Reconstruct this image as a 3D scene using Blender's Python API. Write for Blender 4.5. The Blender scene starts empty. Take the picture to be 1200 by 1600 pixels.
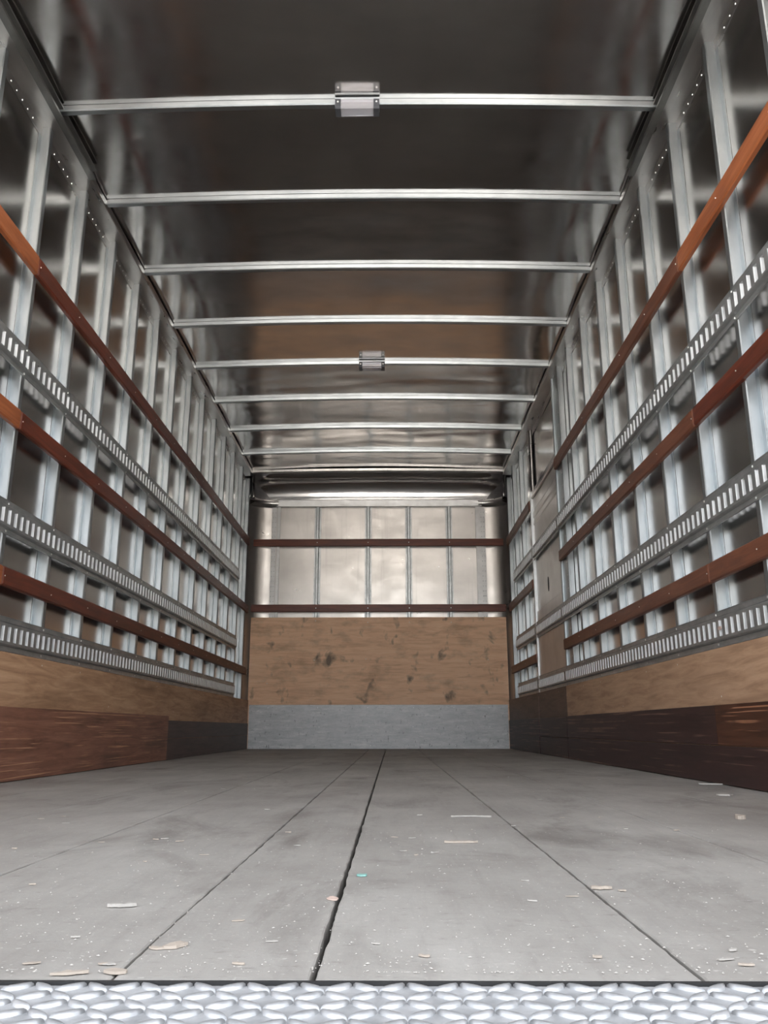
import bpy, math, random
from mathutils import Vector, Matrix, noise
random.seed(7)
SC = bpy.context.scene
COL = SC.collection

# ------------------------------------------------------------------ camera
F_PX, PITCH, YAW, ROLL, HC = 1292.4, 0.2566, 0.00934, -0.00083, 0.1802
cam_data = bpy.data.cameras.new('camera')
cam_data.sensor_fit = 'VERTICAL'
cam_data.sensor_height = 24.0
cam_data.lens = F_PX / 1600.0 * 24.0
cam_data.clip_start = 0.02
cam = bpy.data.objects.new('camera', cam_data)
COL.objects.link(cam)
cp, sp, cy_, sy_ = math.cos(PITCH), math.sin(PITCH), math.cos(YAW), math.sin(YAW)
fwd = Vector((-sy_ * cp, cy_ * cp, sp))
right = Vector((cy_, sy_, 0))
up = right.cross(fwd)
cr, sr = math.cos(ROLL), math.sin(ROLL)
r2 = right * cr + up * sr
u2 = up * cr - right * sr
m = Matrix((r2, u2, -fwd)).transposed().to_4x4()
m.translation = (0, 0, HC)
cam.matrix_world = m
SC.camera = cam

# ------------------------------------------------------------------ sky and exposure
world = bpy.data.worlds.new('overcast_sky')
SC.world = world
world.use_nodes = True
bg = world.node_tree.nodes['Background']
sky = world.node_tree.nodes.new('ShaderNodeTexSky')
sky.sky_type = 'NISHITA'
sky.sun_elevation = math.radians(48)
sky.sun_rotation = math.radians(14)      # sun ahead of the truck: the open rear end lies in its own shade
sky.sun_disc = False                     # the sun itself is the lamp below
sky.air_density = 1.0
sky.dust_density = 4.0
sky.ozone_density = 1.0
haze = world.node_tree.nodes.new('ShaderNodeHueSaturation')   # milky, hazy sky
haze.inputs['Saturation'].default_value = 0.2
world.node_tree.links.new(sky.outputs['Color'], haze.inputs['Color'])
world.node_tree.links.new(haze.outputs['Color'], bg.inputs['Color'])
bg.inputs['Strength'].default_value = 0.22
sun_data = bpy.data.lights.new('sun', 'SUN')
sun_data.energy = 22.0
sun_data.angle = math.radians(1.0)
sun_data.color = (1.0, 0.965, 0.92)
sun = bpy.data.objects.new('sun', sun_data)
COL.objects.link(sun)
az, el = math.radians(14), math.radians(48)
to_sun = Vector((math.sin(az) * math.cos(el), math.cos(az) * math.cos(el), math.sin(el)))
sun.rotation_euler = to_sun.to_track_quat('Z', 'Y').to_euler()
sun.location = (2, 10, 12)
vs = SC.view_settings
vs.view_transform = 'Standard'
vs.look = 'None'
vs.gamma = 1.0
vs.use_curve_mapping = False
vs.exposure = 2.55

# ------------------------------------------------------------------ dimensions (metres)
A, B = 1.3744, 1.1156            # stud faces: left wall x=-A, right wall x=+B
XC = (B - A) / 2
SKIN = 0.036                     # stud depth
Y0, YF = 0.684, 8.02             # rear edge of the floor, front plywood face
STUD_STEP = 0.4065
ZRAIL = 2.538                    # underside of the top rail
ZE = 2.579                       # roof sheet at the sides

def roof_z(x):
    t = (x - XC) / 1.2
    return ZE + 0.024 * (1 - t * t)

# ------------------------------------------------------------------ material helpers
class NT:
    def __init__(s, name):
        s.mat = bpy.data.materials.new(name)
        s.mat.use_nodes = True
        s.t = s.mat.node_tree
        s.b = s.t.nodes['Principled BSDF']
        g = s.t.nodes.new('ShaderNodeNewGeometry')
        s.pos = g.outputs['Position']
    def n(s, kind, **kw):
        nd = s.t.nodes.new(kind)
        for k, v in kw.items():
            setattr(nd, k, v)
        return nd
    def link(s, a, b):
        s.t.links.new(a, b)
    def scaled(s, sx, sy, sz):
        mp = s.n('ShaderNodeMapping')
        mp.inputs['Scale'].default_value = (sx, sy, sz)
        s.link(s.pos, mp.inputs['Vector'])
        return mp.outputs['Vector']
    def noise(s, scale=(1, 1, 1), size=1.0, detail=4, rough=0.55, dist=0.0):
        nd = s.n('ShaderNodeTexNoise')
        nd.inputs['Scale'].default_value = size
        nd.inputs['Detail'].default_value = detail
        nd.inputs['Roughness'].default_value = rough
        nd.inputs['Distortion'].default_value = dist
        s.link(s.scaled(*scale), nd.inputs['Vector'])
        return nd.outputs['Fac']
    def ramp(s, fac, stops, interp='LINEAR'):
        r = s.n('ShaderNodeValToRGB')
        r.color_ramp.interpolation = interp
        els = r.color_ramp.elements
        while len(els) < len(stops):
            els.new(0.5)
        for e, (p, c) in zip(els, stops):
            e.position = p
            e.color = (c, c, c, 1) if isinstance(c, (int, float)) else (*c, 1)
        s.link(fac, r.inputs['Fac'])
        return r.outputs['Color']
    def mix(s, fac, a, b, mode='MIX'):
        x = s.n('ShaderNodeMix', data_type='RGBA', blend_type=mode)
        for sock, v in ((x.inputs[0], fac), (x.inputs[6], a), (x.inputs[7], b)):
            if isinstance(v, (int, float)):
                sock.default_value = v
            elif isinstance(v, tuple):
                sock.default_value = (*v, 1)
            else:
                s.link(v, sock)
        return x.outputs[2]
    def bump(s, h, strength=0.2, dist=0.01):
        bn = s.n('ShaderNodeBump')
        bn.inputs['Strength'].default_value = strength
        bn.inputs['Distance'].default_value = dist
        s.link(h, bn.inputs['Height'])
        s.link(bn.outputs['Normal'], s.b.inputs['Normal'])
    def set(s, **kw):
        for k, v in kw.items():
            sock = s.b.inputs[k.replace('_', ' ')]
            if isinstance(v, (int, float)):
                sock.default_value = v
            elif isinstance(v, tuple):
                sock.default_value = (*v, 1)
            else:
                s.link(v, sock)
        return s.mat

def srgb(r, g, b):
    f = lambda c: ((c / 255 + 0.055) / 1.055) ** 2.4 if c > 10 else c / 255 / 12.92
    return (f(r), f(g), f(b))

def mat_metal(name, lo, hi, metallic, r_lo, r_hi, scale=(2, 2, 2), size=3.0, bump=0.0, streak=None):
    t = NT(name)
    n1 = t.noise(scale, size, 5)
    col = t.ramp(n1, [(0.3, lo), (0.7, hi)])
    if streak:
        n2 = t.noise(streak, 1.0, 4, 0.7)
        col = t.mix(t.ramp(n2, [(0.55, 0.0), (0.75, 0.35)]), col, tuple(c * 0.55 for c in lo))
    rg = t.ramp(t.noise(scale, size * 2.7, 4), [(0.3, r_lo), (0.7, r_hi)])
    if bump:
        t.bump(t.noise((1, 1, 1), 60, 3), bump, 0.002)
    return t.set(Base_Color=col, Metallic=metallic, Roughness=rg)

M = {}
M['roof'] = mat_metal('brushed_roof_aluminium', (0.57, 0.55, 0.535), (0.69, 0.67, 0.655), 1.0, 0.11, 0.2, (1.2, 2.4, 1), 1.6)
M['skin'] = mat_metal('wall_skin_aluminium', (0.45, 0.43, 0.412), (0.54, 0.52, 0.50), 1.0, 0.18, 0.235, (1, 1.5, 1), 2.2)
M['frontskin'] = mat_metal('front_skin_aluminium', (0.37, 0.347, 0.325), (0.50, 0.472, 0.446), 0.9, 0.27, 0.40, (1, 1, 1.5), 2.2, 0.0, (14, 14, 0.7))
M['stud'] = mat_metal('galvanised_stud_steel', (0.345, 0.372, 0.386), (0.44, 0.467, 0.48), 0.95, 0.34, 0.44, (6, 6, 2), 3.0)
M['bow'] = mat_metal('roof_bow_steel', (0.39, 0.418, 0.432), (0.475, 0.503, 0.517), 1.0, 0.30, 0.4, (3, 6, 6), 3.0)
M['rail'] = mat_metal('top_rail_aluminium', (0.36, 0.345, 0.335), (0.50, 0.485, 0.47), 0.95, 0.26, 0.38, (6, 1.2, 6), 2.0)
M['track'] = mat_metal('galvanised_track_steel', (0.33, 0.345, 0.345), (0.47, 0.48, 0.48), 0.75, 0.32, 0.5, (8, 4, 8), 3.0)
M['lip'] = mat_metal('bright_slot_edge_steel', (0.72, 0.74, 0.75), (0.85, 0.87, 0.88), 0.4, 0.35, 0.45, (8, 8, 8), 3.0)
M['darktrack'] = mat_metal('dark_door_track_steel', (0.12, 0.12, 0.118), (0.2, 0.2, 0.19), 0.8, 0.35, 0.5, (6, 3, 6), 2.0)
M['screw'] = mat_metal('zinc_screw_steel', (0.7, 0.7, 0.68), (0.85, 0.85, 0.83), 0.7, 0.3, 0.4)
M['door'] = mat_metal('door_leaf_aluminium', (0.52, 0.50, 0.485), (0.64, 0.62, 0.60), 0.7, 0.3, 0.42, (1, 2, 2), 2.0)
M['corner'] = mat_metal('dark_corner_casting', (0.16, 0.155, 0.16), (0.26, 0.25, 0.25), 0.7, 0.4, 0.55, (5, 5, 5), 3.0)
M['galvplate'] = mat_metal('diamond_plate_steel', (0.34, 0.35, 0.36), (0.54, 0.55, 0.56), 0.4, 0.4, 0.6, (10, 10, 10), 4.0, 0.25)
M['lug'] = mat_metal('worn_tread_lug_steel', (0.34, 0.35, 0.36), (0.54, 0.55, 0.56), 0.5, 0.34, 0.52, (10, 10, 10), 6.0, 0.3)

def mat_kickplate():
    t = NT('worn_zinc_kick_plate')
    n1 = t.noise((1.6, 1, 6), 3.0, 10, 0.85)
    n2 = t.noise((5, 1, 34), 1.0, 8, 0.85)
    c = t.ramp(n1, [(0.3, (0.26, 0.265, 0.275)), (0.5, (0.44, 0.445, 0.45)), (0.7, (0.62, 0.62, 0.62))])
    c = t.mix(t.ramp(n2, [(0.52, 0.0), (0.62, 0.9)]), c, (0.66, 0.65, 0.64))
    n3 = t.noise((22, 1, 9), 2.0, 3, 0.6)
    c = t.mix(t.ramp(n3, [(0.62, 0.0), (0.70, 0.8)]), c, (0.06, 0.055, 0.055))
    return t.set(Base_Color=c, Metallic=0.35, Roughness=t.ramp(n1, [(0.3, 0.35), (0.7, 0.6)]))
M['kickplate'] = mat_kickplate()
M['bright'] = mat_metal('pale_flange_aluminium', (0.50, 0.49, 0.48), (0.62, 0.61, 0.60), 0.6, 0.35, 0.5, (4, 4, 4), 3.0)

def mat_wood(name, lo, mid, hi, scale=(14, 1.0, 14), rough=0.6, dark=(0.03, 0.015, 0.01), stain=0.45, scratch=None, blotch=(3, 1.2, 5), spots=0.0):
    t = NT(name)
    g = t.noise(scale, 3.0, 6, 0.65, 0.6)
    c = t.ramp(g, [(0.28, lo), (0.5, mid), (0.74, hi)])
    st = t.noise(blotch, 1.3, 4, 0.6)
    c = t.mix(t.ramp(st, [(0.52, 0.0), (0.75, stain)]), c, dark)
    fine = t.noise((scale[0] * 4, scale[1] * 3, scale[2] * 4), 3.0, 3, 0.7)
    c = t.mix(t.ramp(fine, [(0.55, 0.0), (0.78, 0.35)]), c, lo)
    if spots:
        sn = t.noise((1.2, 1, 0.9), 6.0, 3, 0.5, 0.3)
        c = t.mix(t.ramp(sn, [(0.615, 0.0), (0.73, spots)]), c, (0.05, 0.045, 0.042))
    if scratch:
        s1 = t.noise((3, 0.8, 70), 1.7, 2, 0.5)
        s2 = t.noise((2, 1.6, 5), 1.7, 3, 0.6)
        k = t.mix(1.0, t.ramp(s1, [(0.585, 0.0), (0.615, 1.0)]), t.ramp(s2, [(0.36, 0.0), (0.52, 0.95)]), 'MULTIPLY')
        c = t.mix(k, c, scratch)
    t.bump(g, 0.25, 0.002)
    return t.set(Base_Color=c, Roughness=rough)

S = srgb
M['slat_dark'] = mat_wood('dark_slat_wood', S(70, 30, 19), S(94, 43, 28), S(119, 56, 37), rough=0.45, stain=0.3)
M['slat_orange'] = mat_wood('orange_slat_wood', S(125, 68, 40), S(153, 88, 53), S(175, 109, 71), rough=0.45, stain=0.25)
M['slat_brown'] = mat_wood('brown_slat_wood', S(84, 48, 35), S(110, 66, 47), S(128, 81, 60), rough=0.45, stain=0.35)
M['slat_front'] = mat_wood('front_slat_wood', S(80, 35, 24), S(107, 52, 35), S(128, 66, 44), (1.0, 14, 14), rough=0.45, stain=0.3)
M['ply_side'] = mat_wood('side_plywood', S(148, 111, 84), S(186, 148, 116), S(211, 174, 141), (10, 1.1, 12), 0.55, (0.10, 0.045, 0.02), 0.5)
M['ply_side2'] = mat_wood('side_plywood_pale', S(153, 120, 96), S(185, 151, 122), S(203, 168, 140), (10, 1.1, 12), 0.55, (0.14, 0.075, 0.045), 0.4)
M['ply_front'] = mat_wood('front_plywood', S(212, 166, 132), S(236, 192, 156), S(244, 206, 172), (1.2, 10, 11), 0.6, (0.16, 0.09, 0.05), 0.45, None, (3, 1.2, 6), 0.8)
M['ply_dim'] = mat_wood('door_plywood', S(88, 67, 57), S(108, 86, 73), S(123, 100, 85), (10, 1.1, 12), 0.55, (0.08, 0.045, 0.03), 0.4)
M['kick_scuffed'] = mat_wood('scuffed_kick_board', S(104, 69, 54), S(138, 94, 76), S(163, 118, 95), (10, 1.0, 14), 0.5, (0.035, 0.02, 0.015), 0.55, S(196, 150, 116))
M['kick_dark'] = mat_wood('dark_kick_board', S(44, 31, 28), S(61, 40, 38), S(73, 50, 46), (10, 1.0, 14), 0.5, (0.02, 0.015, 0.015), 0.4, S(120, 92, 80))
M['kick_grey'] = mat_wood('grey_brown_kick_board', S(68, 56, 52), S(86, 70, 67), S(101, 83, 78), (10, 1.0, 14), 0.5, (0.03, 0.022, 0.02), 0.4)
M['kick_orange'] = mat_wood('orange_kick_board', S(58, 32, 22), S(82, 49, 34), S(96, 61, 44), (10, 1.0, 16), 0.5, (0.03, 0.015, 0.012), 0.6, S(170, 120, 90))

def mat_floor():
    t = NT('grey_worn_floor_boards')
    n1 = t.noise((1.3, 0.8, 1), 2.4, 7, 0.65)
    c = t.ramp(n1, [(0.28, (0.245, 0.230, 0.210)), (0.5, (0.325, 0.310, 0.286)), (0.72, (0.41, 0.395, 0.368))])
    n2 = t.noise((26, 2.2, 1), 2.0, 5, 0.7)
    c = t.mix(t.ramp(n2, [(0.5, 0.0), (0.8, 0.3)]), c, (0.15, 0.132, 0.12))
    n3 = t.noise((2.6, 1.3, 1), 1.6, 7, 0.68, 0.8)
    c = t.mix(t.ramp(n3, [(0.52, 0.0), (0.70, 0.6)]), c, (0.105, 0.09, 0.08))
    n4 = t.noise((5, 60, 1), 2.0, 4, 0.75)
    c = t.mix(t.ramp(n4, [(0.6, 0.0), (0.78, 0.35)]), c, (0.46, 0.44, 0.415))
    n5 = t.noise((1, 1, 1), 130.0, 2, 0.5)
    c = t.mix(t.ramp(n5, [(0.66, 0.0), (0.72, 0.55)]), c, (0.54, 0.52, 0.49))
    n6 = t.noise((10, 24, 1), 3.0, 6, 0.75)
    c = t.mix(t.ramp(n6, [(0.58, 0.0), (0.70, 0.55)]), c, (0.13, 0.118, 0.105))
    t.bump(n6, 0.35, 0.002)
    return t.set(Base_Color=c, Roughness=0.62)
M['floor'] = mat_floor()

def flat(name, col, rough=0.6, metallic=0.0, **kw):
    t = NT(name)
    n1 = t.noise((1, 1, 1), 40, 3)
    c = t.ramp(n1, [(0.3, tuple(x * 0.85 for x in col)), (0.7, tuple(min(1, x * 1.1) for x in col))])
    return t.set(Base_Color=c, Roughness=rough, Metallic=metallic, **kw)
M['sub'] = flat('dark_subfloor', (0.03, 0.026, 0.024), 0.8)
M['chip'] = flat('pale_wood_chip', (0.40, 0.345, 0.29), 0.7)
M['chip2'] = flat('grey_wood_chip', (0.40, 0.38, 0.35), 0.7)
M['teal'] = flat('teal_plastic_scrap', (0.20, 0.40, 0.36), 0.4)
M['beige'] = flat('lamp_base_plastic', (0.62, 0.56, 0.48), 0.4)
M['lampdark'] = flat('lamp_end_cap_plastic', (0.05, 0.052, 0.06), 0.35)
M['gap_shade'] = flat('black_gap_shade', (0.02, 0.02, 0.02), 0.7)
M['rag'] = flat('sticker_scrap', (0.55, 0.42, 0.36), 0.7)
M['ground'] = mat_wood('concrete_yard', (0.185, 0.18, 0.172), (0.222, 0.217, 0.208), (0.255, 0.25, 0.24), (1, 1, 1), 0.85, (0.1, 0.1, 0.1), 0.2)
M['hole'] = flat('dark_latch_recess', (0.015, 0.013, 0.012), 0.6)
t = NT('clear_lamp_lens')
M['lens'] = t.set(Base_Color=(0.86, 0.85, 0.9), Roughness=0.12, Transmission_Weight=0.75, IOR=1.45)

# ------------------------------------------------------------------ mesh helpers
class MB:
    def __init__(s):
        s.v, s.f = [], []
    def add(s, verts, faces):
        o = len(s.v)
        s.v += [tuple(p) for p in verts]
        s.f += [tuple(i + o for i in f) for f in faces]
        return s
    def box(s, x0, x1, y0, y1, z0, z1):
        x0, x1 = min(x0, x1), max(x0, x1)
        return s.add([(x0, y0, z0), (x1, y0, z0), (x1, y1, z0), (x0, y1, z0), (x0, y0, z1), (x1, y0, z1), (x1, y1, z1), (x0, y1, z1)],
                     [(0, 3, 2, 1), (4, 5, 6, 7), (0, 1, 5, 4), (1, 2, 6, 5), (2, 3, 7, 6), (3, 0, 4, 7)])
    def prism(s, prof, axis, a, b):
        """closed profile [(u, w)] extruded along axis; u, w are the other axes in xyz order"""
        n = len(prof)
        def P(u, w, t):
            return {'x': (t, u, w), 'y': (u, t, w), 'z': (u, w, t)}[axis]
        vs_ = [P(u, w, a) for u, w in prof] + [P(u, w, b) for u, w in prof]
        fs = [(i, (i + 1) % n, n + (i + 1) % n, n + i) for i in range(n)]
        fs += [tuple(range(n - 1, -1, -1)), tuple(range(n, 2 * n))]
        return s.add(vs_, fs)
    def cbox(s, x0, x1, y0, y1, z0, z1, axis, c):
        """box with its four long edges (along axis) chamfered by c"""
        x0, x1 = min(x0, x1), max(x0, x1)
        r = {'x': (y0, y1, z0, z1, x0, x1), 'y': (x0, x1, z0, z1, y0, y1), 'z': (x0, x1, y0, y1, z0, z1)}[axis]
        u0, u1, w0, w1, a, b = r
        return s.prism([(u0 + c, w0), (u1 - c, w0), (u1, w0 + c), (u1, w1 - c), (u1 - c, w1), (u0 + c, w1), (u0, w1 - c), (u0, w0 + c)], axis, a, b)
    def grid(s, fn, nu, nv):
        o = [fn(i / nu, j / nv) for j in range(nv + 1) for i in range(nu + 1)]
        fs = [(j * (nu + 1) + i, j * (nu + 1) + i + 1, (j + 1) * (nu + 1) + i + 1, (j + 1) * (nu + 1) + i) for j in range(nv) for i in range(nu)]
        return s.add(o, fs)
    def mesh(s, name, mat, origin=(0, 0, 0), smooth=False):
        me = bpy.data.meshes.new(name)
        ox, oy, oz = origin
        me.from_pydata([(x - ox, y - oy, z - oz) for x, y, z in s.v], [], s.f)
        me.materials.append(mat)
        me.validate()
        import bmesh
        bm = bmesh.new()
        bm.from_mesh(me)
        bmesh.ops.recalc_face_normals(bm, faces=bm.faces)
        bm.to_mesh(me)
        bm.free()
        if smooth:
            for p in me.polygons:
                p.use_smooth = True
        return me

def put(name, me, loc=(0, 0, 0), parent=None, rot=None):
    """link a mesh (or an Empty if me is None); loc is a world position"""
    o = bpy.data.objects.new(name, me)
    COL.objects.link(o)
    if parent is not None:
        o.parent = parent
        o.location = Vector(loc) - Vector(parent['_o'])
    else:
        o.location = loc
    o['_o'] = tuple(loc)
    if rot:
        o.rotation_euler = rot
    return o

def part(name, mb, mat, parent=None, smooth=False, origin=None):
    """mesh object from world-space geometry with its origin at the base centre"""
    if origin is None:
        xs, ys, zs = zip(*mb.v)
        origin = ((min(xs) + max(xs)) / 2, (min(ys) + max(ys)) / 2, min(zs))
    return put(name, mb.mesh(name, mat, origin, smooth), origin, parent)

def tag(o, label=None, cat=None, group=None, kind=None):
    for k, v in (('label', label), ('category', cat), ('group', group), ('kind', kind)):
        if v:
            o[k] = v
    return o

# a small pan-head screw, 6 sides, axis +x (points into the room from the left wall)
def screw_mesh(name, axis, r=0.0045, h=0.0025):
    vs_, n = [], 6
    for k, (rr, hh) in enumerate(((r, 0), (r * 0.75, h))):
        for i in range(n):
            a = 2 * math.pi * i / n
            c, s_ = rr * math.cos(a), rr * math.sin(a)
            vs_.append({'x': (hh, c, s_), '-x': (-hh, c, s_), '-y': (c, -hh, s_)}[axis])
    fs = [(i, (i + 1) % n, n + (i + 1) % n, n + i) for i in range(n)] + [tuple(range(n, 2 * n))]
    return MB().add(vs_, fs).mesh(name, M['screw'])
SCREW = {1: screw_mesh('screw', 'x'), -1: screw_mesh('screw', '-x'), 0: screw_mesh('screw', '-y')}

# ================================================================== ground outside the open rear
g = MB().box(-30, 30, -40, 40, -1.2, -1.1)
tag(part('ground', g, M['ground']), 'grey concrete yard under the open rear of the truck body', 'ground', kind='structure')

# ================================================================== floor
sub = MB().box(-A - 0.03, B + 0.03, Y0 + 0.006, YF + 0.08, -0.07, -0.03)
floor = tag(part('floor', sub, M['sub']), 'grey worn wooden floor of the truck body', 'floor', kind='structure')
seams = [(-1.372, 0.001), (-1.085, 0.0025), (-0.792, 0.0025), (-0.502, 0.0025), (-0.211, 0.003), (-0.060, 0.0055), (0.231, 0.0035), (0.523, 0.0025), (0.815, 0.0025), (1.112, 0.001)]
for k in range(len(seams) - 1):
    (xa, ga), (xb, gb) = seams[k], seams[k + 1]
    ys, y = [], Y0
    while y < YF + 0.05:
        ys.append(y)
        y += 0.012 if y < 1.8 else 0.05
    ys.append(YF + 0.06)
    top = random.uniform(-0.0006, 0.0003)
    rows = []
    for y in ys:
        wear = 0.0016 if y < 4 else 0.0008
        la = xa + ga / 2 + wear * (noise.noise((k * 7.1, y * 26, 0.3)) + 0.5 * noise.noise((k * 3.1, y * 90, 1.3)))
        lb = xb - gb / 2 + wear * (noise.noise((k * 9.7 + 4, y * 26, 2.3)) + 0.5 * noise.noise((k * 5.1, y * 90, 4.3)))
        z = top
        rows.append([(la, y, -0.03), (la, y, z - 0.0012), (la + 0.0015, y, z), (lb - 0.0015, y, z), (lb, y, z - 0.0012), (lb, y, -0.03)])
    mb = MB()
    n = len(rows)
    mb.add([p for r in rows for p in r], [(j * 6 + i, j * 6 + i + 1, (j + 1) * 6 + i + 1, (j + 1) * 6 + i) for j in range(n - 1) for i in range(5)] + [(0, 1, 2, 3, 4, 5)])
    part('floor_board', mb, M['floor'], floor)
part('edge_gap_shade', MB().box(-1.371, 1.111, Y0 - 0.0055, Y0 - 0.0005, -0.03, -0.0008), M['gap_shade'], floor)  # black strip: shade of the gap before the tread plate, put in as colour

# ================================================================== side walls
def skin_sheet(x, y0, y1, z0, z1, amp=0.0007, seed=0.0):
    def fn(u, v):
        y, z = y0 + (y1 - y0) * u, z0 + (z1 - z0) * v
        return (x + math.copysign(amp, x) + amp * noise.noise((seed, y * 2.2, z * 1.6)), y, z)
    return MB().grid(fn, max(2, int((y1 - y0) / 0.07)), max(2, int((z1 - z0) / 0.1)))

def stud_mesh(sgn, z0, z1):
    """hat section; local origin = inner near edge at z0; sgn +1: left wall (room towards +x)"""
    d, w, fl, c = SKIN, 0.032, 0.022, 0.0035
    mb = MB()
    h = z1 - z0
    prof = [(-sgn * d, -0.0), (-sgn * c, 0.0), (0, c), (0, w - c), (-sgn * c, w), (-sgn * d, w)]
    mb.prism(prof, 'z', 0, h)
    mb.box(-sgn * d, -sgn * (d - 0.0025), -fl, -0.0002, 0, h)
    mb.box(-sgn * d, -sgn * (d - 0.0025), w + 0.0002, w + fl, 0, h)
    return mb.mesh('stud', M['stud'])

STUD_Y = [2.425 + STUD_STEP * k for k in range(-4, 13)] + [7.685]
STUD_Y = sorted(set(round(y, 4) for y in STUD_Y if y < 7.45)) + [7.685]
RIGHT_STUD_Y = [y for y in STUD_Y if y < 5.0 or 6.8 < y]
RIGHT_STUD_Y = [y for y in RIGHT_STUD_Y]

def side_wall(name, sgn, xin, studs, label):
    xs = xin - sgn * SKIN
    if sgn > 0:
        sheet = skin_sheet(xs, Y0 + 0.01, 7.95, -0.05, 2.68, seed=1.7)
    else:
        sheet = skin_sheet(xs, Y0 + 0.01, 5.34, -0.05, 2.68, seed=5.2)
        sheet.v_count = 0
        o = skin_sheet(xs, 5.34, 6.40, 1.98, 2.68, amp=0.004, seed=7.7)
        sheet.add(o.v, o.f)
        o = skin_sheet(xs, 6.40, 7.95, -0.05, 2.68, seed=9.7)
        sheet.add(o.v, o.f)
    wall = tag(part(name, sheet, M['skin'], smooth=True), label, 'wall', kind='structure')
    me = stud_mesh(sgn, 0.30, ZRAIL)
    for y in studs:
        put('stud', me, (xin, y, 0.30), wall)
    # extruded top rail: skin flange, shelf, inner face
    xf = xin + sgn * 0.047
    mb = MB()
    prof = [(xs, 2.495), (xs + sgn * 0.004, 2.495), (xs + sgn * 0.004, ZRAIL), (xf - sgn * 0.004, ZRAIL), (xf, ZRAIL + 0.004), (xf, 2.571), (xf - sgn * 0.003, 2.574), (xs, 2.574)]
    mb.prism(prof, 'y', Y0 + 0.01, 7.60)
    rail = tag(part('trim_3' if sgn > 0 else 'trim_4', mb, M['rail']), label.replace('side wall of aluminium skin and steel studs', 'aluminium top rail along the side wall'), 'rail', kind='structure')
    rv = MB()
    for y in studs:
        for k in range(1, 7):
            yy = y + 0.03 + k * 0.048
            if yy > 7.55 or (sgn < 0 and 5.0 < yy < 6.8 and k % 2):
                continue
            vs_ = []
            for rr, hh in ((0.0045, 0), (0.003, 0.0022)):
                for i in range(6):
                    a_ = math.pi * i / 3
                    vs_.append((xs + sgn * (0.004 + hh), yy + rr * math.cos(a_), 2.509 + rr * math.sin(a_)))
            rv.add(vs_, [(i, (i + 1) % 6, 6 + (i + 1) % 6, 6 + i) for i in range(6)] + [tuple(range(6, 12))])
    rr_ = part('rivet_row', rv, M['screw'], rail)
    rr_['kind'] = 'stuff'
    return wall

wall_left = side_wall('wall_left', 1, -A, STUD_Y, 'side wall of aluminium skin and steel studs without any door')
wall_right = side_wall('wall_right', -1, B, RIGHT_STUD_Y, 'side wall of aluminium skin and steel studs with a narrow side door')

# ================================================================== front wall
XFL, XFR = -1.19, 0.925          # flat part of the front skin
YS = 8.075                       # front skin plane
def front_fn(u, v):
    x, z = XFL + (XFR - XFL) * u, -0.05 + 2.50 * v
    return (x, YS + 0.004 * noise.noise((x * 2.1, 3.3, z * 1.9)), z)
front = tag(part('wall_front', MB().grid(front_fn, 36, 30), M['frontskin'], smooth=True),
            'front wall of pale aluminium sheet with narrow studs', 'wall', kind='structure')
nose = put('trim_5', None, (XC, YS, 2.345))
tag(nose, 'curved aluminium cove and rounded corners between front wall and roof', 'cove', kind='structure')
def corner(sgn):
    """concave rounded corner sheet between the side skin and the front skin"""
    xs = (-A - SKIN) if sgn > 0 else (B + SKIN)
    xf = XFL if sgn > 0 else XFR
    rx, ry = abs(xf - xs), YS - 7.94
    def fn(u, v):
        a = math.pi / 2 * u
        return (xs + sgn * rx * (1 - math.cos(a)), YS - ry * (1 - math.sin(a)), -0.05 + 2.47 * v)
    part('corner_sheet', MB().grid(fn, 14, 2), M['frontskin'], nose, smooth=True)
    # riveted flange strip
    fl = MB()
    x0, x1 = (XFL - 0.012, XFL + 0.036) if sgn > 0 else (XFR - 0.036, XFR + 0.012)
    fl.box(x0, x1, YS - 0.016, YS - 0.006, 0.3, 2.345)
    fl.box(x0 + 0.006 + (0.052 if sgn > 0 else -0.052), x1 - 0.002 + (0.040 if sgn > 0 else -0.040), YS - 0.030, YS - 0.004, 0.3, 2.345)
    part('corner_flange', fl, M['bright'], front)
    rv = MB()
    for k in range(22):
        z = 1.24 + k * 0.05
        for xx in (x0 + 0.012, x1 - 0.012):
            vs_ = [(xx + r_ * math.cos(math.pi * i / 3), YS - 0.016 - h_, z + r_ * math.sin(math.pi * i / 3)) for r_, h_ in ((0.005, 0), (0.003, 0.003)) for i in range(6)]
            rv.add(vs_, [(i, (i + 1) % 6, 6 + (i + 1) % 6, 6 + i) for i in range(6)] + [tuple(range(6, 12))])
    part('rivet_row', rv, M['track'], front)['kind'] = 'stuff'
    # dark corner casting above, with a curved ledge under it
    def cap(u, v):
        a = math.pi / 2 * u
        return (xs + sgn * (0.04 + (rx - 0.02) * (1 - math.cos(a))), YS - 0.03 - ry * (1 - math.sin(a)), 2.40 + 0.22 * v)
    part('corner_casting', MB().grid(cap, 12, 3), M['corner'], nose, smooth=True)
    mb = MB()
    for r_in, z0, z1 in ((0.0, 2.345, 2.41),):
        pr = []
        n = 12
        for j, (dx, zz) in enumerate(((0.0, z0), (0.055, z0 + 0.012), (0.055, z1), (0.0, z1))):
            for i in range(n + 1):
                a = math.pi / 2 * i / n
                pr.append((xs + sgn * (dx + (rx - 0.0) * (1 - math.cos(a))), YS - dx * 1.0 - ry * (1 - math.sin(a)), zz))
        fs = [(j * (n + 1) + i, j * (n + 1) + i + 1, (j + 1) * (n + 1) + i + 1, (j + 1) * (n + 1) + i) for j in range(3) for i in range(n)]
        mb.add(pr, fs)
    part('corner_ledge', mb, M['rail'], nose, smooth=True)
corner(1)
corner(-1)
fst = MB()
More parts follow.
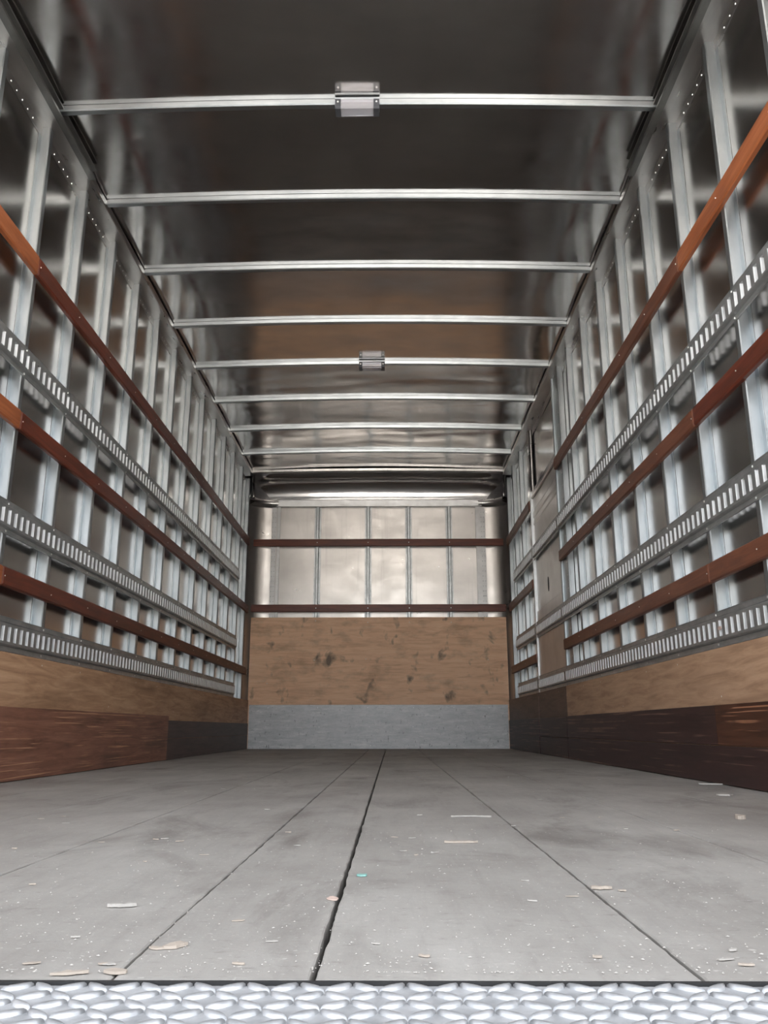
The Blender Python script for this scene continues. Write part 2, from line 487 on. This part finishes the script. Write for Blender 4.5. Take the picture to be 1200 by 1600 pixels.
for x in (-0.739, -0.233, 0.171, 0.575):
    mb = MB()
    mb.prism([(x - 0.014, YS), (x - 0.014, YS - 0.034), (x - 0.010, YS - 0.038), (x + 0.010, YS - 0.038), (x + 0.014, YS - 0.034), (x + 0.014, YS)], 'z', 0.3, 2.35)
    mb.box(x - 0.033, x - 0.0142, YS - 0.006, YS - 0.0025, 0.3, 2.35)
    mb.box(x + 0.0142, x + 0.033, YS - 0.006, YS - 0.0025, 0.3, 2.35)
    part('stud', mb, M['track'], front)
mb = MB().prism([(YS - 0.0, 2.345), (YS - 0.038, 2.345), (YS - 0.043, 2.349), (YS - 0.056, 2.409), (YS - 0.050, 2.418), (YS, 2.418)], 'x', XFL + 0.035, XFR - 0.02)
part('ledge', mb, M['bright'], nose)
# curved cove between the front wall and the roof
def cove(u, v):
    x = -A - 0.02 + (A + B + 0.04) * u
    zt = ZE + (roof_z(x) - ZE) * 0.6
    R_ = zt - 2.412
    if v < 0.4:
        t_ = v / 0.4
        y, z = 7.56 + (YS - 0.035 - 0.13 - 7.56) * t_, zt
    else:
        a = math.pi / 2 * (v - 0.4) / 0.6
        y, z = YS - 0.035 - 0.13 + 0.13 * math.sin(a), zt - R_ * (1 - math.cos(a))
    w = 0.003 * noise.noise((x * 1.4, v * 2.0, 8.1)) * math.sin(math.pi * v)
    return (x, y + w, z + w)
part('cove_sheet', MB().grid(cove, 60, 24), M['roof'], nose, smooth=True)
tag(part('trim_1', MB().box(-A - 0.05, B + 0.05, YS + 0.012, YS + 0.03, -0.06, 2.70), M['darktrack']), 'outer front panel behind the front wall skin', 'wall', kind='structure')

# ================================================================== roof
BOW_Y = [2.761 - 0.61 * k for k in (3, 2, 1)] + [2.761, 3.362, 3.968, 4.58, 5.181, 5.794, 6.41, 7.02]
HEAD_Y = 7.548
def roof_fn(u, v):
    x = -A - 0.05 + (A + B + 0.10) * u
    y = Y0 + (7.60 - Y0) * v
    z = roof_z(x)
    bays = BOW_Y + [HEAD_Y]
    t = 0.5
    for p, q in zip([Y0 - 0.3] + bays, bays + [8.2]):
        if p <= y < q:
            t = (y - p) / (q - p)
            break
    env = math.sin(math.pi * min(1, max(0, t))) ** 0.7
    edge = min(1.0, min(x + A + 0.05, B + 0.05 - x) / 0.30)
    far = max(0.0, min(1.0, (y - 4.9) / 1.5))
    d = 0.0030 + 0.0050 * noise.noise((x * 1.1, y * 1.3, 0.7)) + 0.0022 * noise.noise((x * 3.1, y * 3.7, 5.7))
    d += far * (0.0075 * noise.noise((x * 1.7, y * 4.2, 2.2)) + 0.0065 * (0.4 - abs(noise.noise((x * 1.3, y * 6.0, 9.2)))) + 0.002 * noise.noise((x * 6, y * 9, 3.2)))
    return (x, y, z + 0.001 + env * d * (0.35 + 0.65 * edge) + 0.010 * (1 - edge) * env)
ceiling = tag(part('ceiling', MB().grid(roof_fn, 90, 260), M['roof'], smooth=True),
              'dented shiny aluminium roof sheet over the bows', 'ceiling', kind='structure')
def bow(name, y, w, drop, mat, flatness=1.0):
    x0, x1 = -A + 0.046, B - 0.046
    n = 24
    mb = MB()
    vs_ = []
    for i in range(n + 1):
        x = x0 + (x1 - x0) * i / n
        zt = ZE + (roof_z(x) - ZE) * flatness
        zb = zt - drop
        vs_ += [(x, y, zt), (x, y, zb + 0.004), (x, y + 0.004, zb), (x, y + w - 0.004, zb), (x, y + w, zb + 0.004), (x, y + w, zt)]
    fs = [(i * 6 + j, i * 6 + j + 1, (i + 1) * 6 + j + 1, (i + 1) * 6 + j) for i in range(n) for j in range(5)]
    fs += [(0, 1, 2, 3, 4, 5), tuple(n * 6 + j for j in range(6))]
    mb.add(vs_, fs)
    return part(name, mb, mat, ceiling)
for y in BOW_Y:
    bow('roof_bow', y, 0.031, 0.024, M['bow'])
bow('roof_bow', HEAD_Y, 0.05, 0.026, M['rail'], 0.6)
# unseen side and top sheets added so that no daylight comes in past the corners
for nm, xa, w in (('trim_6', -A - SKIN - 0.03, 'side away from the door'), ('trim_7', B + SKIN + 0.012, 'door side')):
    tag(part(nm, MB().box(xa, xa + 0.018, Y0, YS + 0.03, -0.09, 2.69), M['darktrack']), 'unseen light-blocking panel added on the ' + w + ' behind the wall skin', 'wall', kind='structure')
tag(part('trim_2', MB().box(-A - 0.06, B + 0.06, Y0, YS + 0.03, 2.69, 2.71), M['darktrack']), 'unseen light-blocking panel added above the inner roof sheet', 'roof', kind='structure')

# ================================================================== side door (right wall)
DY0, DY1 = 5.372, 6.372
def door_leaf():
    mb = MB()
    x = B + 0.004
    prof = [(x, 0.445), (x, 1.040), (x - 0.0, 1.052), (x + 0.010, 1.062), (x + 0.010, 1.735), (x + 0.004, 1.745), (x + 0.010, 1.790), (x + 0.004, 1.800), (x + 0.004, 1.84), (x + 0.012, 1.86), (x + 0.012, 1.952), (x + 0.034, 1.952), (x + 0.034, 0.445)]
    mb.prism(prof, 'y', DY0 + 0.004, DY1 - 0.004)
    return mb
door = put('door_1', None, (B, (DY0 + DY1) / 2, 0.0))
tag(door, 'narrow aluminium side door set flush in the stud wall', 'door', kind='structure')
part('door_leaf', door_leaf(), M['door'], door)
part('latch_recess', MB().prism([(5.905 + 0.022 * math.cos(i * math.pi / 5), 1.19 + 0.055 * math.sin(i * math.pi / 5)) for i in range(10)], 'x', B + 0.0120, B + 0.0150), M['hole'], door)
# door post on the rear side: double ridge with a screw row between
mb = MB()
mb.box(B + 0.008, B + 0.034, 5.142, DY0 - 0.004, 0.30, ZRAIL)
mb.cbox(B - 0.004, B + 0.010, 5.140, 5.158, 0.30, ZRAIL, 'z', 0.003)
mb.cbox(B - 0.006, B + 0.010, 5.344, 5.366, 0.30, ZRAIL, 'z', 0.003)
post = part('door_post', mb, M['stud'], door)
for k in range(22):
    put('screw', SCREW[-1], (B + 0.008, 5.215, 0.62 + k * 0.085), post)
# door post on the front side: slim bright edge below, box channel above the header
mb = MB()
mb.cbox(B - 0.008, B + 0.034, 6.376, 6.398, 0.255, 2.015, 'z', 0.003)
part('door_post', mb, M['lip'], door)
mb = MB()
mb.cbox(B + 0.002, B + 0.034, 6.375, 6.46, 1.99, ZRAIL, 'z', 0.012)
part('door_post', mb, M['rail'], door)
mb = MB()
mb.cbox(B - 0.002, B + 0.034, DY0, DY1, 1.955, 1.982, 'y', 0.004)
mb.cbox(B + 0.004, B + 0.034, DY0, DY1, 1.984, 2.012, 'y', 0.004)
part('door_header', mb, M['rail'], door)

# ================================================================== slotted cargo tracks
ET = [(1.455, 1.570), (0.852, 0.972), (0.447, 0.567)]
PITCH_S, SLOT_W, SLOT_H = 0.0497, 0.021, 0.053
lip_mesh = {}
for sgn in (1, -1):
    mb = MB()
    # far edge of a slot, bent back towards the wall; origin on the face plane
    mb.cbox(-sgn * 0.0105, sgn * 0.0012, -0.0008, 0.0026, -SLOT_H / 2, SLOT_H / 2, 'z', 0.0006)
    lip_mesh[sgn] = mb.mesh('slot_lip', M['lip'])

def e_track(sgn, xin, y0, y1, z0, z1, label, screws, group=None, slot0=None):
    root = put('cargo_track', None, (xin, (y0 + y1) / 2, z0))
    tag(root, label, 'cargo track', group)
    x = lambda d: xin + sgn * d
    zc = (z0 + z1) / 2
    fz0, fz1 = z0 + 0.021, z1 - 0.021
    D0, DF = 0.003, 0.0135
    mb = MB()
    # flanges with small rolled edges and the webs up to the face
    mb.prism([(x(0), z0), (x(0.005), z0), (x(D0), z0 + 0.004), (x(D0), fz0 - 0.004), (x(0), fz0 - 0.004)], 'y', y0, y1)
    mb.prism([(x(0), z1), (x(0.005), z1), (x(D0), z1 - 0.004), (x(D0), fz1 + 0.004), (x(0), fz1 + 0.004)], 'y', y0, y1)
    def strip(pts):
        n = len(pts)
        mb.add([(px, y0, pz) for px, pz in pts] + [(px, y1, pz) for px, pz in pts], [(i, i + 1, n + i + 1, n + i) for i in range(n - 1)])
    s0, s1 = zc - SLOT_H / 2, zc + SLOT_H / 2
    strip([(x(D0), fz0 - 0.004), (x(0.0), fz0 - 0.001), (x(DF - 0.002), fz0 + 0.002), (x(DF), fz0 + 0.004), (x(DF), s0)])
    strip([(x(D0), fz1 + 0.004), (x(0.0), fz1 + 0.001), (x(DF - 0.002), fz1 - 0.002), (x(DF), fz1 - 0.004), (x(DF), s1)])
    ys = []
    y = (slot0 if slot0 is not None else y0 + 0.03)
    while y + SLOT_W < y1 - 0.01:
        if y > y0 + 0.008:
            ys.append(y)
        y += PITCH_S
    edges = [y0] + [e for y in ys for e in (y, y + SLOT_W)] + [y1]
    for k in range(0, len(edges), 2):
        a_, b_ = edges[k], edges[k + 1]
        mb.add([(x(DF), a_, s0), (x(DF), b_, s0), (x(DF), b_, s1), (x(DF), a_, s1)], [(0, 1, 2, 3)])
    for y in ys:   # near, lower and upper edges of the slot
        mb.add([(x(DF), y, s0), (x(DF), y, s1), (x(0.004), y, s1), (x(0.004), y, s0)], [(0, 1, 2, 3)])
        for zz in (s0, s1):
            mb.add([(x(DF), y, zz), (x(DF), y + SLOT_W, zz), (x(0.006), y + SLOT_W, zz), (x(0.006), y, zz)], [(0, 1, 2, 3)])
    part('track_channel', mb, M['track'], root)
    far = MB()
    for y in ys:
        if y < 4.6:
            put('slot_lip', lip_mesh[sgn], (x(DF), y + SLOT_W, zc), root)
        else:
            far.box(x(0.003), x(DF + 0.001), y + SLOT_W - 0.0008, y + SLOT_W + 0.0026, s0, s1)
    if far.v:
        part('slot_lip', far, M['lip'], root)['kind'] = 'stuff'
    for ys_ in screws:
        for zz in (z0 + 0.010, z1 - 0.010):
            put('screw', SCREW[sgn], (x(D0), ys_ + 0.016, zz), root)
    return root

NTH = ['topmost', 'middle', 'lowest']
for k, (z0, z1) in enumerate(ET):
    e_track(1, -A, Y0 + 0.05, 7.30, z0, z1, f'long slotted galvanised cargo track, {NTH[k]} of three on the wall without a door',
            [y for y in STUD_Y if y < 7.3], 'cargo tracks on the wall without a door', 0.742)
    e_track(-1, B, Y0 + 0.05, 5.366, z0, z1, f'long slotted galvanised cargo track, {NTH[k]} of three running up to the side door',
            [y for y in RIGHT_STUD_Y if y < 5.3], 'cargo tracks leading up to the side door', 0.742)
    e_track(-1, B, DY0 + 0.006, DY1 - 0.004, z0, z1, f'short slotted cargo track across the side door, {NTH[k]} of three',
            [], 'cargo tracks on the side door')
    e_track(-1, B, 6.402, 7.42, z0, z1, f'short slotted cargo track between side door and front wall, {NTH[k]} of three',
            [y for y in RIGHT_STUD_Y if 6.4 < y < 7.3], 'cargo tracks beyond the side door')

# ================================================================== wooden slats
SL = [(1.872, 1.948), (1.243, 1.313), (0.668, 0.736)]
def slat(sgn, xin, y0, y1, z0, z1, mat, label, studs, group, proud=0.019, nose=True):
    root = put('wooden_slat', None, (xin, (y0 + y1) / 2, z0))
    tag(root, label, 'slat', group)
    x = lambda d: xin + sgn * d
    c = 0.005
    prof = [(0.0, z0), (proud - c, z0), (proud, z0 + c), (proud, z1 - c), (proud - c, z1), (0.0, z1)]
    n = len(prof)
    secs = []
    stations = [y0, y0 + 0.004, y0 + 0.012] if nose else [y0]
    m_ = max(3, int((y1 - y0) / 0.25))
    stations += [y0 + 0.012 + (y1 - 0.024 - y0) * i / m_ for i in range(1, m_)]
    stations += [y1 - 0.012, y1 - 0.004, y1] if nose else [y1]
    for y in stations:
        e = min(y - y0, y1 - y)
        f = 0.72 if (nose and e < 0.002) else (0.92 if nose and e < 0.008 else 1.0)
        wob = 0.0012 * noise.noise((y * 1.3, z0 * 9, sgn))
        secs.append([(x(d * f), y, (z - (z0 + z1) / 2) * (0.9 + 0.1 * f) + (z0 + z1) / 2 + wob) for d, z in prof])
    mb = MB()
    k = len(secs)
    mb.add([p for s_ in secs for p in s_], [(j * n + i, j * n + (i + 1) % n, (j + 1) * n + (i + 1) % n, (j + 1) * n + i) for j in range(k - 1) for i in range(n)] + [tuple(range(n)), tuple((k - 1) * n + i for i in range(n))])
    part('board', mb, mat, root)
    for ys_ in studs:
        if y0 + 0.01 < ys_ + 0.016 < y1 - 0.01:
            put('screw', SCREW[sgn], (x(proud), ys_ + 0.016, (z0 + z1) / 2 + 0.012 * noise.noise((ys_ * 7, z0, 0))), root).scale = (0.8, 0.6, 0.6)
    return root
JOIN = 2.836
TH3 = ['top', 'middle', 'bottom']
near_l = [M['slat_orange'], M['slat_orange'], M['slat_orange']]
far_r = [M['slat_brown'], M['slat_brown'], M['slat_brown']]
near_r = [M['slat_orange'], M['slat_dark'], M['slat_brown']]
hue_r = ['orange-brown', 'dark brown', 'brown']
for k, (z0, z1) in enumerate(SL):
    slat(1, -A, Y0 + 0.04, JOIN - 0.001, z0, z1, near_l[k], f'orange-brown rear length of the {TH3[k]} slat on the wall without a door', STUD_Y, 'rear slat lengths on the wall without a door')
    slat(1, -A, JOIN + 0.001, 7.80 - 0.1 * (k == 0), z0, z1, M['slat_dark'], f'long dark red-brown {TH3[k]} slat reaching the front corner on the wall without a door', STUD_Y, 'long slats on the wall without a door')
    slat(-1, B, Y0 + 0.04, JOIN - 0.001, z0, z1, near_r[k], f'{hue_r[k]} rear length of the {TH3[k]} slat on the wall with the side door', RIGHT_STUD_Y, 'rear slat lengths on the side door wall')
    slat(-1, B, JOIN + 0.001, 5.345, z0, z1, far_r[k], f'brown {TH3[k]} slat with its end at the rear post of the side door', RIGHT_STUD_Y, 'slats ending at the side door')
    slat(-1, B, 6.402, 7.74, z0, z1, M['slat_brown'], f'short brown {TH3[k]} slat between side door and front wall', [y for y in RIGHT_STUD_Y if y > 6.5], 'short slats beyond the side door')
for z0, z1, w in ((1.937, 2.008, 'upper'), (1.283, 1.355, 'lower')):
    root = put('wooden_slat', None, (XC, YF - 0.01, z0))
    tag(root, f'dark red-brown slat across the front wall, {w} of two', 'slat', 'slats across the front wall')
    mb = MB().cbox(-1.372, 1.108, YF - 0.004, YF + 0.016, z0, z1, 'x', 0.004)
    part('board', mb, M['slat_front'], root)
    for x in (-0.739, -0.233, 0.171, 0.575):
        put('screw', SCREW[0], (x, YF - 0.004, (z0 + z1) / 2), root)

# ================================================================== plywood lining and kick boards
PT = 0.012
def panel(name, x0, x1, y0, y1, z0, z1, mat, label, cat, group=None, axis='y', c=0.0015):
    o = part(name, MB().cbox(x0, x1, y0, y1, z0, z1, axis, c), mat)
    return tag(o, label, cat, group)
ZP = 0.4445
panel('plywood_panel', -A, -A + PT, Y0 + 0.03, YF - 0.001, 0.002, ZP, M['ply_side'], 'low brown plywood lining along the wall without a door', 'plywood panel')
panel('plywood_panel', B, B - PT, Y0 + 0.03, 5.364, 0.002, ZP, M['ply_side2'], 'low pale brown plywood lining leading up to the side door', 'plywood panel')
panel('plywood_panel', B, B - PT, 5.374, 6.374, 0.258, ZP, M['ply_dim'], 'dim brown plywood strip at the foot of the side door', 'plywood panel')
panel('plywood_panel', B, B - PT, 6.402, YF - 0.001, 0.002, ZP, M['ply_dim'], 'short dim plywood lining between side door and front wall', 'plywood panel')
for o_ in [q for q in COL.objects if q.name.startswith('plywood_panel')]:
    left_ = o_.location.x < 0
    ya, yb = o_['_o'][1] - o_.dimensions.y / 2, o_['_o'][1] + o_.dimensions.y / 2
    for y in (STUD_Y if left_ else RIGHT_STUD_Y + [5.6, 6.1]):
        if ya + 0.02 < y + 0.016 < yb - 0.05:
            put('screw', SCREW[1 if left_ else -1], (-A + PT - 0.00245 if left_ else B - PT + 0.00245, y + 0.016, 0.285 if round(y * 100) % 2 else 0.42), o_)
KT = 0.007
xl0, xl1 = -A + PT, -A + PT + KT
xr0, xr1 = B - PT, B - PT - KT
panel('kick_board', xl0, xl1, Y0 + 0.03, 5.16, 0.002, 0.258, M['kick_scuffed'], 'long scuffed brown kick board full of pale scratches, opposite the side door', 'kick board')
for z0, z1, w in ((0.126, 0.232, 'upper'), (0.002, 0.124, 'lower')):
    panel('kick_board', xl0, xl1 - 0.001, 5.163, YF - 0.001, z0, z1, M['kick_grey'], f'grey-brown kick board, {w} of two in the front corner away from the door', 'kick board', 'grey-brown kick boards')
for z0, z1, w, mt in ((0.127, 0.258, 'upper', 'kick_orange'), (0.002, 0.125, 'lower', 'kick_dark')):
    hue = 'orange-brown' if w == 'upper' else 'nearly black'
    panel('kick_board', xr0, xr1 - 0.001, Y0 + 0.03, 2.898, z0, z1, M[mt], f'{hue} {w} kick board at the rear end of the side door wall', 'kick board', 'rear kick boards of the side door wall')
    panel('kick_board', xr0, xr1, 2.901, 5.364, z0, z1, M['kick_dark'], f'dark maroon-brown {w} kick board running up to the side door', 'kick board', 'kick boards leading up to the side door')
    panel('kick_board', B + 0.006, xr1, 5.374, 6.374, z0, z1, M['kick_dark'], f'dark brown {w} kick board at the foot of the side door', 'kick board', 'kick boards on the side door')
    panel('kick_board', xr0, xr1, 6.402, YF - 0.001, z0, z1, M['kick_dark'], f'dark brown {w} kick board between side door and front wall', 'kick board', 'kick boards beyond the side door')
# front plywood and worn metal kick plate
root = put('plywood_panel', None, (XC, YF, 0.002))
tag(root, 'tan plywood sheet with dark stains across the front wall', 'plywood panel')
part('sheet', MB().cbox(-A + 0.001, B - 0.001, YF, YF + 0.016, 0.002, 1.229, 'x', 0.0015), M['ply_front'], root)
for x, z in ((-0.739, 1.195), (-0.745, 0.82), (-1.19, 0.60), (0.92, 0.82), (-0.233, 1.18), (0.171, 1.18), (0.575, 1.18), (-0.25, 0.83)):
    put('screw', SCREW[0], (x, YF, z), root)
root = put('kick_plate', None, (XC, YF, 0.001))
tag(root, 'worn grey zinc kick plate at the foot of the front plywood', 'kick plate')
part('plate', MB().cbox(-1.352, 1.093, YF - 0.004, YF - 0.0005, 0.001, 0.402, 'x', 0.001), M['kickplate'], root)
for x, z in [(xx, zz) for xx in (-1.17, -0.70, -0.22, 0.20, 0.60, 0.93) for zz in (0.375, 0.20, 0.03)]:
    put('screw', SCREW[0], (x + random.uniform(-0.02, 0.02), YF - 0.004, z), root)

# ================================================================== door tracks under the roof edge
for sgn, xin, lab in ((1, -A, 'dark steel door track under the roof edge above the wall without a door'),
                      (-1, B, 'dark steel door track under the roof edge above the wall with the side door')):
    xf = xin + sgn * 0.047
    root = put('door_track', None, (xf, 2.0, 2.53))
    tag(root, lab, 'door track', 'overhead door tracks')
    x = lambda d: xf + sgn * d
    mb = MB().prism([(x(0.0005), 2.572), (x(0.030), 2.572), (x(0.030), 2.564), (x(0.006), 2.562), (x(0.006), 2.532), (x(0.030), 2.530), (x(0.030), 2.520), (x(0.0005), 2.522)], 'y', Y0 + 0.03, 3.14)
    part('channel', mb, M['darktrack'], root)
    for y in (1.2, 2.0, 2.78, 3.10):
        put('screw', SCREW[sgn], (x(0.006), y, 2.547), root)

# ================================================================== dome lamps
def lamp(y, label):
    xc = -0.130
    zr = roof_z(xc)
    zb = zr - 0.024
    root = put('dome_lamp', None, (xc, y, zb))
    tag(root, label, 'lamp', 'roof lamps')
    hs = MB()
    hs.cbox(xc - 0.088, xc + 0.088, y - 0.016, y - 0.0005, zb + 0.010, zb + 0.020, 'x', 0.003)
    hs.cbox(xc - 0.088, xc + 0.088, y - 0.010, y - 0.0005, zb - 0.006, zb + 0.010, 'x', 0.002)
    hs.cbox(xc - 0.088, xc + 0.088, y - 0.010, y + 0.042, zb - 0.006, zb - 0.0005, 'x', 0.002)
    part('housing', hs, M['bow'], root)
    lens = MB()
    lens.prism([(y - 0.0105, zb + 0.008), (y - 0.018, zb + 0.006), (y - 0.022, zb - 0.030), (y - 0.016, zb - 0.036), (y + 0.028, zb - 0.036), (y + 0.036, zb - 0.026), (y + 0.040, zb - 0.0065), (y - 0.0105, zb - 0.0065)], 'x', xc - 0.064, xc + 0.064)
    part('lens', lens, M['lens'], root)
    for s_ in (-1, 1):
        mb = MB().prism([(y - 0.0105, zb + 0.009), (y - 0.019, zb + 0.007), (y - 0.023, zb - 0.031), (y - 0.017, zb - 0.037), (y + 0.029, zb - 0.037), (y + 0.041, zb - 0.0065), (y - 0.0105, zb - 0.0065)], 'x', xc + s_ * 0.0645, xc + s_ * 0.087)
        cap = part('end_cap', mb, M['lampdark'], root)
        put('screw', SCREW[0], (xc + s_ * 0.076, y - 0.0205, zb - 0.008), cap)
lamp(2.761, 'clear dome lamp on the bow nearest the ends of the overhead door tracks')
lamp(5.181, 'clear dome lamp on the bow farther in, nearer the front wall')

# ================================================================== diamond plate at the rear sill
root = put('diamond_plate', None, (XC, 0.5, -0.02))
tag(root, 'bright galvanised diamond tread plate along the rear edge of the floor', 'tread plate')
ZT = -0.0025
part('plate', MB().cbox(-1.37, 1.11, 0.34, Y0 - 0.0062, -0.02, ZT, 'x', 0.002), M['galvplate'], root)
def lug(ang):
    mb = MB()
    L, W, H = 0.0122, 0.0040, 0.0030
    ca, sa = math.cos(ang), math.sin(ang)
    ring = [(-1, 0), (-0.55, 0.8), (0, 1), (0.55, 0.8), (1, 0), (0.55, -0.8), (0, -1), (-0.55, -0.8)]
    P = []
    for f, h in ((1.0, 0), (0.86, 0.6), (0.5, 1.0)):
        for u, w in ring:
            a_, b_ = u * L * (0.55 + 0.45 * f), w * W * f
            P.append((a_ * ca - b_ * sa, a_ * sa + b_ * ca, H * h))
    n = 8
    fs = [(j * n + i, j * n + (i + 1) % n, (j + 1) * n + (i + 1) % n, (j + 1) * n + i) for j in range(2) for i in range(n)] + [tuple(range(2 * n, 3 * n))]
    return mb.add(P, fs)
LUG = [lug(math.radians(38)), lug(math.radians(-38))]
LUGM = [l.mesh('tread_lug', M['lug'], smooth=True) for l in LUG]
rest = MB()
s_ = 0.0195
for j in range(17):
    y = Y0 - 0.016 - j * s_
    if y < 0.352:
        break
    for i in range(-63, 50):
        x = XC + 0.129 + i * s_
        if not -1.355 < x < 1.095:
            continue
        q = (i + j) % 2
        if abs(x) < 0.40 and j < 7:
            put('tread_lug', LUGM[q], (x, y, ZT), root)
        else:
            rest.add([(px + x, py + y, pz + ZT) for px, py, pz in LUG[q].v], LUG[q].f)
part('tread_lug', rest, M['lug'], root, smooth=True)['kind'] = 'stuff'

# ================================================================== litter on the floor
def chip_mesh(name, L, W, H, mat, rnd, curl=0.0, jag=0.25):
    n = max(4, int(L / max(W, 0.004)) + 3)
    top, bot = [], []
    for i in range(n + 1):
        t = i / n
        w = W / 2 * (math.sin(math.pi * min(1, max(0, 0.03 + 0.92 * t))) ** 0.6) * (1 + jag * rnd.uniform(-1, 1))
        cx = L * (t - 0.5)
        off = curl * L * math.sin(math.pi * t)
        lift = H * (1 + 0.6 * rnd.uniform(-1, 1) * jag)
        top += [(cx, off - w, lift), (cx, off + w, lift * rnd.uniform(0.7, 1.2))]
        bot += [(cx, off - w * 1.05, 0.0), (cx, off + w * 1.05, 0.0)]
    m_ = 2 * (n + 1)
    fs = []
    for i in range(n):
        a_, b_, c_, d_ = 2 * i, 2 * i + 1, 2 * i + 3, 2 * i + 2
        fs += [(a_, b_, c_, d_), (m_ + a_, m_ + d_, m_ + c_, m_ + b_), (a_, d_, m_ + d_, m_ + a_), (b_, m_ + b_, m_ + c_, c_)]
    fs += [(0, m_, m_ + 1, 1), (2 * n, 2 * n + 1, m_ + 2 * n + 1, m_ + 2 * n)]
    return MB().add(top + bot, fs).mesh(name, mat)
R = random.Random(11)
ZC = 0.0004
def litter(name, x, y, L, W, H, ang, mat, label, cat, group=None, curl=0.0):
    o = put(name, chip_mesh(name, L, W, H, mat, R, curl), (x, y, ZC))
    o.rotation_euler = (0, 0, ang)
    return tag(o, label, cat, group)
litter('plastic_scrap', -0.039, 1.130, 0.013, 0.012, 0.002, 0.4, M['teal'], 'tiny teal plastic scrap on the floor beside the wide board seam', 'scrap')
litter('wood_splinter', 1.060, 2.905, 0.075, 0.020, 0.004, -0.25, M['chip2'], 'long white splinter lying against the dark kick boards', 'splinter')
litter('wood_splinter', 0.112, 1.447, 0.055, 0.012, 0.003, 0.05, M['chip'], 'straight pale splinter on the widest bare stretch of floor', 'splinter')
litter('wood_splinter', 0.166, 1.853, 0.085, 0.008, 0.003, -0.05, M['chip2'], 'thin bowed pale splinter across the seam of two boards', 'splinter', None, 0.12)
litter('wood_chip', -0.186, 0.776, 0.022, 0.011, 0.0025, 0.7, M['chip'], 'ragged tan wood chip beside the seam near the tread plate', 'wood chip')
litter('wood_chip', -0.200, 0.770, 0.014, 0.007, 0.0014, -0.2, M['chip'], 'smaller tan chip touching the ragged chip near the tread plate', 'wood chip')
litter('wood_splinter', -0.246, 0.695, 0.028, 0.006, 0.0018, 0.25, M['chip'], 'pale splinter pointing at the board seam at the tread plate', 'splinter')
litter('wood_chip', -0.212, 0.698, 0.018, 0.008, 0.002, -0.1, M['chip'], 'tan wood chip lying on the board seam at the tread plate', 'wood chip')
litter('wood_chip', 0.927, 2.442, 0.045, 0.040, 0.004, 0.2, M['chip2'], 'flat triangular pale chip near the dark kick boards', 'wood chip')
litter('wood_chip', 0.717, 1.815, 0.022, 0.020, 0.008, 1.0, M['chip'], 'stubby pale chip beside the seam toward the side door wall', 'wood chip')
litter('wood_splinter', -0.284, 0.942, 0.030, 0.007, 0.003, 0.15, M['chip2'], 'slim white splinter between the two seams on the floor', 'splinter')
litter('wood_chip', 0.243, 1.045, 0.024, 0.010, 0.003, 0.0, M['chip'], 'pale chip on the floor seam in line with the side door', 'wood chip')
litter('wood_chip', -0.066, 0.983, 0.012, 0.020, 0.001, 0.3, M['rag'], 'pinkish torn wood flake at the edge of the wide seam', 'wood chip')
litter('paper_scrap', 1.101, 2.795, 0.012, 0.034, 0.002, 0, M['rag'], 'pinkish paper scrap stuck in the lowest track by the side door wall', 'scrap').location = (B - 0.0150, 2.795, 0.507)
bpy.context.view_layer.update()
o = bpy.data.objects['paper_scrap']
o.rotation_euler = (0, -math.pi / 2, 0)
for k in range(78):
    y = 0.72 + 3.0 * R.random() ** 1.9
    x = R.uniform(-0.50, 0.50) * min(2.1, max(0.62, y * 0.95)) - 0.02
    L_, W_, tan = R.uniform(0.005, 0.015), R.uniform(0.002, 0.005), R.random() < 0.5
    bi = sum(1 for q in seams[1:-1] if x > q[0])
    where = {4: 'on the narrow floor board', 5: 'on the board between the wide seam and the next one',
             3: 'on the board beside the narrow one, away from the door'}.get(bi, 'on the boards near the wall without a door' if bi < 3 else 'on the boards toward the side door wall')
    kind_ = 'sliver' if L_ / W_ > 3.2 else 'chip'
    nm = 'wood_splinter' if kind_ == 'sliver' else 'wood_chip'
    litter(nm, x, y, L_, W_, R.uniform(0.0006, 0.0016), R.uniform(-0.5, 0.5), M['chip'] if tan else M['chip2'],
           f"tiny {'tan' if tan else 'whitish'} wood {kind_} {where}", 'splinter' if kind_ == 'sliver' else 'wood chip', 'small chips scattered on the floor')
dust = MB()
for k in range(2200):
    y = 0.70 + 3.4 * R.random() ** 2.2
    x = max(-1.3, min(1.05, R.uniform(-0.55, 0.55) * max(0.62, y)))
    r = R.uniform(0.0003, 0.0011)
    e = R.uniform(0.6, 2.2)
    a = R.uniform(0, 3.1)
    ca, sa = math.cos(a), math.sin(a)
    pts = [(r * e, 0), (0, r), (-r * e, 0), (0, -r)]
    dust.add([(x + px * ca - py * sa, y + px * sa + py * ca, ZC) for px, py in pts] + [(x, y, ZC + r * 0.9)], [(0, 1, 4), (1, 2, 4), (2, 3, 4), (3, 0, 4)])
tag(part('sawdust', dust, M['chip2']), 'fine pale sawdust specks scattered over the grey floor boards', 'sawdust', kind='stuff')

for o in bpy.data.objects:
    if '_o' in o:
        del o['_o']
